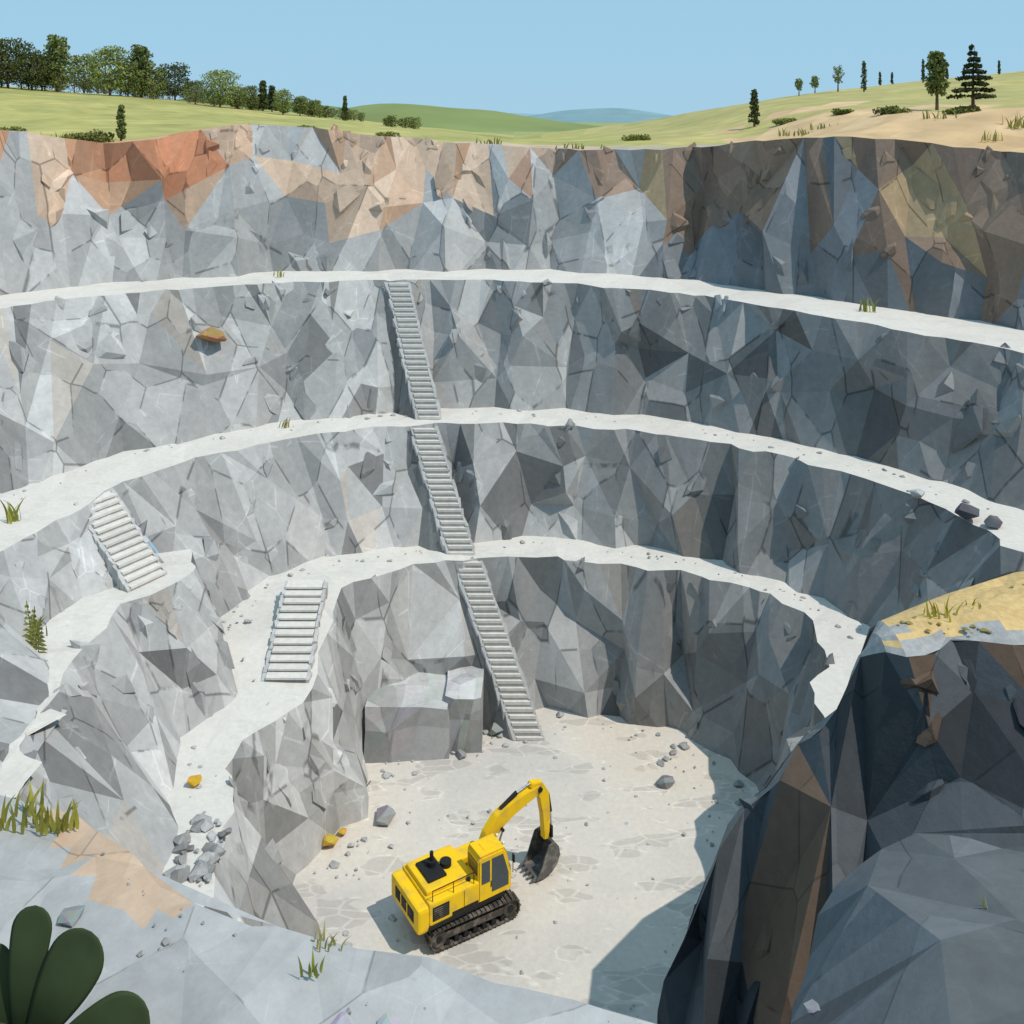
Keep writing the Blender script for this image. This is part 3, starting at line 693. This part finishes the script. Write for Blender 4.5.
def paddle(V,F,C,root,tip,w,col,th=.03):
    d=tip-root; L=d.length; d.normalize(); side=d.cross(Vector((0,-1,.25))).normalized(); nr=side.cross(d).normalized()
    if nr.y>0: nr=-nr
    cap=1-min(.45,(w*.5)/L)
    n=22; o=len(V); m=10
    for i in range(n+1):
        t=i/n; t=1-(1-t)**1.35; r=(.30+.70*smooth(t/cap))*w/2
        if t>cap: r*=math.sqrt(max(0,1-((t-cap)/(1-cap))**2))
        r=max(r,.004)
        c=root+d*L*t+nr*(.06*L*math.sin(t*3.14))
        for k in range(m):
            a=2*math.pi*k/m; x=math.cos(a); V.append(c+side*x*r+nr*(math.sin(a)*th*min(1,r*5)-.10*r*(1-abs(x))))
    for i in range(n):
        for k in range(m):
            F.append((o+i*m+k,o+i*m+(k+1)%m,o+(i+1)*m+(k+1)%m,o+(i+1)*m+k)); C.append(col)
V=[];F=[];C=[]
rt=Vector((-8.35,16.9,24.05))
for i,(dx,dz,w,dy,k) in enumerate([(-.62,1.75,.66,.3,.9),(.18,2.45,.70,.25,1.0),(1.20,2.12,.98,.1,1.05),(2.25,.95,1.0,-.1,1.0),(-1.2,.9,.6,0,.9),(.8,.9,1.0,-.5,.95),(1.8,.3,.7,-.4,.95),(-.2,1.1,.9,-.5,.93),(-1.1,1.9,.6,.4,1.0)]):
    paddle(V,F,C,rt+Vector((dx*.08,dy*.3,0)),rt+Vector((dx,dy,dz)),w,tuple(c*k for c in(.038,.056,.022)))
mk('broad_leaf_plant',V,F,leafM,C,smoothf=True)
# ------------------------------------------------------------------ excavator
HD=32
ex=empty('excavator',(-2.55,50.35,.08),math.radians(HD)); ex.scale=(1.12,)*3
def bx(name,x0,x1,y0,y1,z0,z1,mat,bev=.04,taper=None,par=ex):
    bm=bmesh.new(); bmesh.ops.create_cube(bm,size=1)
    for v in bm.verts:
        v.co=Vector((lerp(x0,x1,v.co.x+.5),lerp(y0,y1,v.co.y+.5),lerp(z0,z1,v.co.z+.5)))
    if bev: bmesh.ops.bevel(bm,geom=list(bm.edges),offset=bev,segments=2,affect='EDGES',profile=.6)
    me=bpy.data.meshes.new(name); bm.to_mesh(me); bm.free(); me.materials.append(mat)
    ob=bpy.data.objects.new(name,me); scene.collection.objects.link(ob); ob.parent=par; return ob
def cyl(name,p,q,r,mat,n=18,par=ex,r2=None):
    p=Vector(p);q=Vector(q); bm=bmesh.new(); bmesh.ops.create_cone(bm,segments=n,radius1=r,radius2=r if r2 is None else r2,depth=(q-p).length,cap_ends=True)
    M=Matrix.Translation((p+q)/2)@(q-p).to_track_quat('Z','Y').to_matrix().to_4x4(); bmesh.ops.transform(bm,matrix=M,verts=bm.verts)
    me=bpy.data.meshes.new(name); bm.to_mesh(me); bm.free(); me.materials.append(mat)
    ob=bpy.data.objects.new(name,me); scene.collection.objects.link(ob); ob.parent=par; return ob
def extr(name,prof,y0,y1,mat,bev=.03,par=ex):
    bm=bmesh.new(); a=[bm.verts.new((x,y0,z)) for x,z in prof]; b=[bm.verts.new((x,y1,z)) for x,z in prof]
    bm.faces.new(a); bm.faces.new(b[::-1]); n=len(prof)
    for i in range(n): bm.faces.new((a[i],b[i],b[(i+1)%n],a[(i+1)%n]))
    bmesh.ops.recalc_face_normals(bm,faces=bm.faces)
    if bev: bmesh.ops.bevel(bm,geom=[e for e in bm.edges],offset=bev,segments=2,affect='EDGES')
    me=bpy.data.meshes.new(name); bm.to_mesh(me); bm.free(); me.materials.append(mat)
    ob=bpy.data.objects.new(name,me); scene.collection.objects.link(ob); ob.parent=par; return ob
uc=bpy.data.objects.new('undercarriage',None); scene.collection.objects.link(uc); uc.parent=ex; uc.rotation_euler=(0,0,math.radians(-3))
for sy in(-1,1):
    y=sy*1.2; w=.32; hl=1.75; r=.43; per=2*hl*2+2*math.pi*r; ns=46
    V=[];F=[]
    for i in range(ns):
        s=per*i/ns
        def pos(s):
            s%=per
            if s<2*hl: return (-hl+s,2*r),(1,0)
            s-=2*hl
            if s<math.pi*r: a=s/r; return (hl+r*math.sin(a),r+r*math.cos(a)),(math.cos(a),-math.sin(a))
            s-=math.pi*r
            if s<2*hl: return (hl-s,0),(-1,0)
            s-=2*hl; a=s/r; return (-hl-r*math.sin(a),r-r*math.cos(a)),(-math.cos(a),math.sin(a))
        (px,pz),(tx,tz)=pos(s); n_=( -tz,tx); L=per/ns*.44
        for (l0,l1,h0,h1) in((-L,L,-.05,.0),(-L*.95,-L*.5,.0,.05)):
            base=[];top=[]
            for (l,yy) in((l0,y-w),(l1,y-w),(l1,y+w),(l0,y+w)):
                base.append(Vector((px+tx*l+n_[0]*h0,yy,pz+tz*l+n_[1]*h0))); top.append(Vector((px+tx*l+n_[0]*h1,yy,pz+tz*l+n_[1]*h1)))
            prism(V,F,base,top)
    mk('track_belt',V,F,trackM,parent=uc)
    bx('track_frame',-1.6,1.6,y-.2,y+.2,.28,.6,trackM,.04,par=uc)
    for xx in(-hl,hl): cyl('track_wheel',(xx,y-.22,r),(xx,y+.22,r),r-.07,trackM,20,uc); cyl('wheel_hub',(xx,y-.26,r),(xx,y+.26,r),.14,blackM,14,uc)
    for k in range(7): xx=-1.35+k*.45; cyl('track_roller',(xx,y-.24,.15),(xx,y+.24,.15),.12,blackM,12,uc)
bx('cross_frame',-.9,.9,-1.1,1.1,.42,.8,trackM,.05,par=uc); cyl('slew_ring',(0,0,.78),(0,0,1.02),.68,blackM,28)
bx('deck',-2.35,1.45,-1.38,1.38,1.0,1.16,blackM,.03)
bx('engine_housing',-2.3,.18,-1.36,1.36,1.162,2.12,yellowM,.09)
bx('counterweight',-2.85,-2.28,-1.36,1.36,.98,2.02,yellowM,.14)
bx('engine_hood',-2.2,-.2,-.9,1.15,2.10,2.30,yellowM,.07)
bx('hood_vent',-1.9,-1.0,-.5,.8,2.30,2.40,blackM,.03)
bx('side_grille',-2.15,-1.35,-1.385,-1.35,1.35,1.92,blackM,.01)
for k in range(6): bx('grille_slat',-2.1,-1.4,-1.40,-1.384,1.40+k*.085,1.43+k*.085,trackM,0)
bx('rear_grille',-2.865,-2.82,-.95,.85,1.28,1.78,blackM,.01)
for k in range(5): bx('rear_slat',-2.88,-2.862,-.91,.81,1.33+k*.085,1.36+k*.085,trackM,0)
for yy in(-.35,.25): bx('rear_post',-2.89,-2.862,yy-.04,yy+.04,1.28,1.78,yellowM,0)
bx('side_stripe',-1.2,.1,-1.375,-1.358,1.22,1.36,blackM,.0)
bx('door_seam',-.62,-.60,-1.37,-1.358,1.38,2.05,blackM,0)
cyl('air_filter',(-.75,.1,2.28),(-.75,.1,2.5),.26,blackM,20); cyl('exhaust_base',(-1.35,.3,2.38),(-1.35,.3,2.62),.2,blackM,14)
cyl('exhaust_stack',(-1.35,.3,2.6),(-1.35,.3,3.0),.085,blackM,14); cyl('fuel_cap',(-.2,-1.0,2.1),(-.2,-1.0,2.2),.1,blackM)
bx('tool_box',.2,1.4,.55,1.34,1.162,1.85,yellowM,.07)
cabp=[(.12,1.18),(.12,2.98),(.28,3.1),(1.38,3.1),(1.55,2.95),(1.82,1.95),(1.80,1.18)]
extr('cab_shell',cabp,-1.37,-.30,yellowM,.05)
extr('cab_side_glass',[(.78,1.45),(.78,2.90),(1.36,2.90),(1.64,1.98),(1.64,1.45)],-1.385,-1.36,glassM,.0)
extr('cab_rear_side_glass',[(.26,1.95),(.26,2.88),(.68,2.88),(.68,1.95)],-1.385,-1.36,glassM,0)
extr('cab_far_glass',[(.40,1.9),(.40,2.86),(1.34,2.86),(1.60,1.98),(1.60,1.9)],-.315,-.285,glassM,0)
bx('rear_window',.095,.125,-1.22,-.45,2.3,2.88,glassM,.0)
V=[Vector((1.845,-1.26,1.98)),Vector((1.845,-.42,1.98)),Vector((1.585,-.42,2.92)),Vector((1.585,-1.26,2.92))]
mk('windscreen',V,[(0,1,2,3)],glassM,parent=ex)
bx('lower_windscreen',1.805,1.825,-1.25,-.45,1.35,1.85,glassM,0)
bx('cab_roof_cap',.2,1.45,-1.33,-.34,3.09,3.17,yellowM,.035)
bx('roof_hatch',.55,1.15,-1.1,-.6,3.168,3.19,yellowM,.01)
cyl('work_lamp',(1.45,-1.15,3.2),(1.55,-1.15,3.2),.07,lampM,12);cyl('work_lamp',(1.45,-.6,3.2),(1.55,-.6,3.2),.07,lampM,12)
bx('door_handle',.72,.75,-1.40,-1.38,1.7,1.95,blackM,0)
for p,q in(((-.1,-1.3,2.1),(-.1,-1.3,2.6)),((-2.1,-1.25,2.1),(-2.1,-1.25,2.55)),((-2.1,-1.25,2.55),(-.1,-1.3,2.6)),((-1.1,-1.28,2.1),(-1.1,-1.28,2.57)),((1.86,-1.4,1.9),(1.86,-1.4,2.6))): cyl('handrail',p,q,.02,blackM,8)
bx('mirror',1.82,1.88,-1.55,-1.38,2.4,2.75,blackM,.02)
ZF=lambda z: z if z<1.6 else 1.6+(z-1.6)*.76
def plate(path):
    path=[(x,ZF(z),h) for x,z,h in path]
    up=[];dn=[]
    for i,(x,z,hw) in enumerate(path):
        a=path[max(i-1,0)];b=path[min(i+1,len(path)-1)]; t=Vector((b[0]-a[0],b[1]-a[1])).normalized(); n_=Vector((-t.y,t.x))
        up.append((x+n_.x*hw,z+n_.y*hw)); dn.append((x-n_.x*hw,z-n_.y*hw))
    return up+dn[::-1]
def zc(name,p,q,*a,**k): return cyl(name,(p[0],p[1],ZF(p[2])),(q[0],q[1],ZF(q[2])),*a,**k)
extr('boom',plate([(.95,1.55,.17),(1.2,2.35,.27),(1.55,3.15,.33),(2.05,3.80,.36),(2.7,4.2,.32),(3.5,4.5,.27),(4.25,4.72,.20)]),-.04,.38,yellowM,.03)
extr('stick',plate([(3.75,5.12,.10),(4.2,4.85,.26),(4.5,4.2,.28),(4.62,3.0,.22),(4.64,1.75,.16),(4.60,1.45,.12)]),.0,.34,yellowM,.03)
for y in(-.14,.48):
    zc('boom_cylinder',(1.45,y,1.35),(1.85,y,2.55),.095,yellowM); zc('boom_rod',(1.82,y,2.45),(2.1,y,3.35),.05,steelM)
zc('boom_rod_pin',(2.1,-.2,3.35),(2.1,.54,3.35),.07,blackM)
zc('stick_cylinder',(2.15,.17,4.35),(3.05,.17,4.95),.10,blackM); zc('stick_rod',(3.0,.17,4.9),(3.8,.17,5.15),.05,steelM)
zc('elbow_pin',(4.22,-.1,4.72),(4.22,.44,4.72),.12,blackM); zc('boom_foot_pin',(.98,-.25,1.55),(.98,.6,1.55),.13,blackM)
zc('bucket_cylinder',(4.8,.17,4.05),(4.95,.17,2.9),.085,blackM); zc('bucket_rod',(4.95,.17,2.95),(5.0,.17,1.95),.045,steelM)
extr('bucket_link',plate([(4.6,1.85,.05),(4.98,1.95,.07),(4.98,1.35,.06)]),.06,.28,blackM,.01)
zc('hose',(2.0,.4,4.15),(4.0,.4,4.95),.03,blackM,8)
outer=[(4.78,1.55),(5.02,1.25),(5.08,.85),(4.92,.45),(4.6,.18),(4.15,.06),(3.75,.10)]
inner=[(3.78,.17),(4.15,.14),(4.55,.26),(4.83,.5),(4.98,.86),(4.92,1.2),(4.70,1.46)]
extr('bucket_shell',outer+inner,-.42,.76,bucketM,.0)
side=[(4.45,1.5),(4.78,1.55),(5.02,1.25),(5.08,.85),(4.92,.45),(4.6,.18),(4.15,.06),(3.75,.10),(4.05,.55),(4.25,1.05)]
extr('bucket_side',side,-.46,-.42,bucketM,0); extr('bucket_side',side,.76,.80,bucketM,0)
for k in range(5): y=-.38+k*.27; extr('bucket_tooth',[(3.80,.05),(3.80,.19),(3.52,.10)],y,y+.11,bucketM,.0)
rr=random.Random(71); Bt=Batch()
c=Matrix.Rotation(math.radians(HD),3,'Z')@Vector((5.0,0.2,0))+Vector((-2.55,50.35,0))
for _ in range(80): Bt.rock(c+Vector((rr.gauss(0,.9),rr.gauss(0,.7),.03)),.04+.11*rr.random()**2,(.50,.47,.43),rr)
mk('gravel_spoil',Bt.V,Bt.F,stoneM,Bt.C)
# ------------------------------------------------------------------ light, sky, camera
el=math.radians(56); sdir=Vector((.90,-.44,0)).normalized(); sv=Vector((sdir.x*math.cos(el),sdir.y*math.cos(el),math.sin(el)))
sun=bpy.data.lights.new('sun','SUN'); sun.energy=3.3; sun.angle=math.radians(.5); sun.color=(1,.93,.83)
so=bpy.data.objects.new('sun',sun); so.rotation_euler=sv.to_track_quat('Z','Y').to_euler(); so.location=(60,-30,90); scene.collection.objects.link(so)
w=bpy.data.worlds.new('World'); scene.world=w; w.use_nodes=True; nt=w.node_tree
bg=nt.nodes['Background']; sk=nt.nodes.new('ShaderNodeTexSky'); sk.sky_type='NISHITA'; sk.sun_disc=False; sk.sun_elevation=el
sk.sun_rotation=math.atan2(sdir.x,sdir.y); sk.air_density=1.0; sk.dust_density=.2; sk.ozone_density=1.5
mx=nt.nodes.new('ShaderNodeMix'); mx.data_type='RGBA'; mx.inputs[0].default_value=.92
nt.links.new(sk.outputs[0],mx.inputs[6]); mx.inputs[7].default_value=(3.5,6.1,8.1,1)
nt.links.new(mx.outputs[2],bg.inputs[0]); bg.inputs[1].default_value=.10
cam=bpy.data.cameras.new('camera'); cam.sensor_width=36; cam.lens=36*1000/1024; cam.shift_y=-(512-118)/1024; cam.clip_start=.5; cam.clip_end=12000
co=bpy.data.objects.new('camera',cam); co.location=(0,0,H); co.rotation_euler=(math.radians(90),0,0); scene.collection.objects.link(co); scene.camera=co
scene.view_settings.view_transform='Standard'; scene.view_settings.look='None'; scene.view_settings.exposure=0
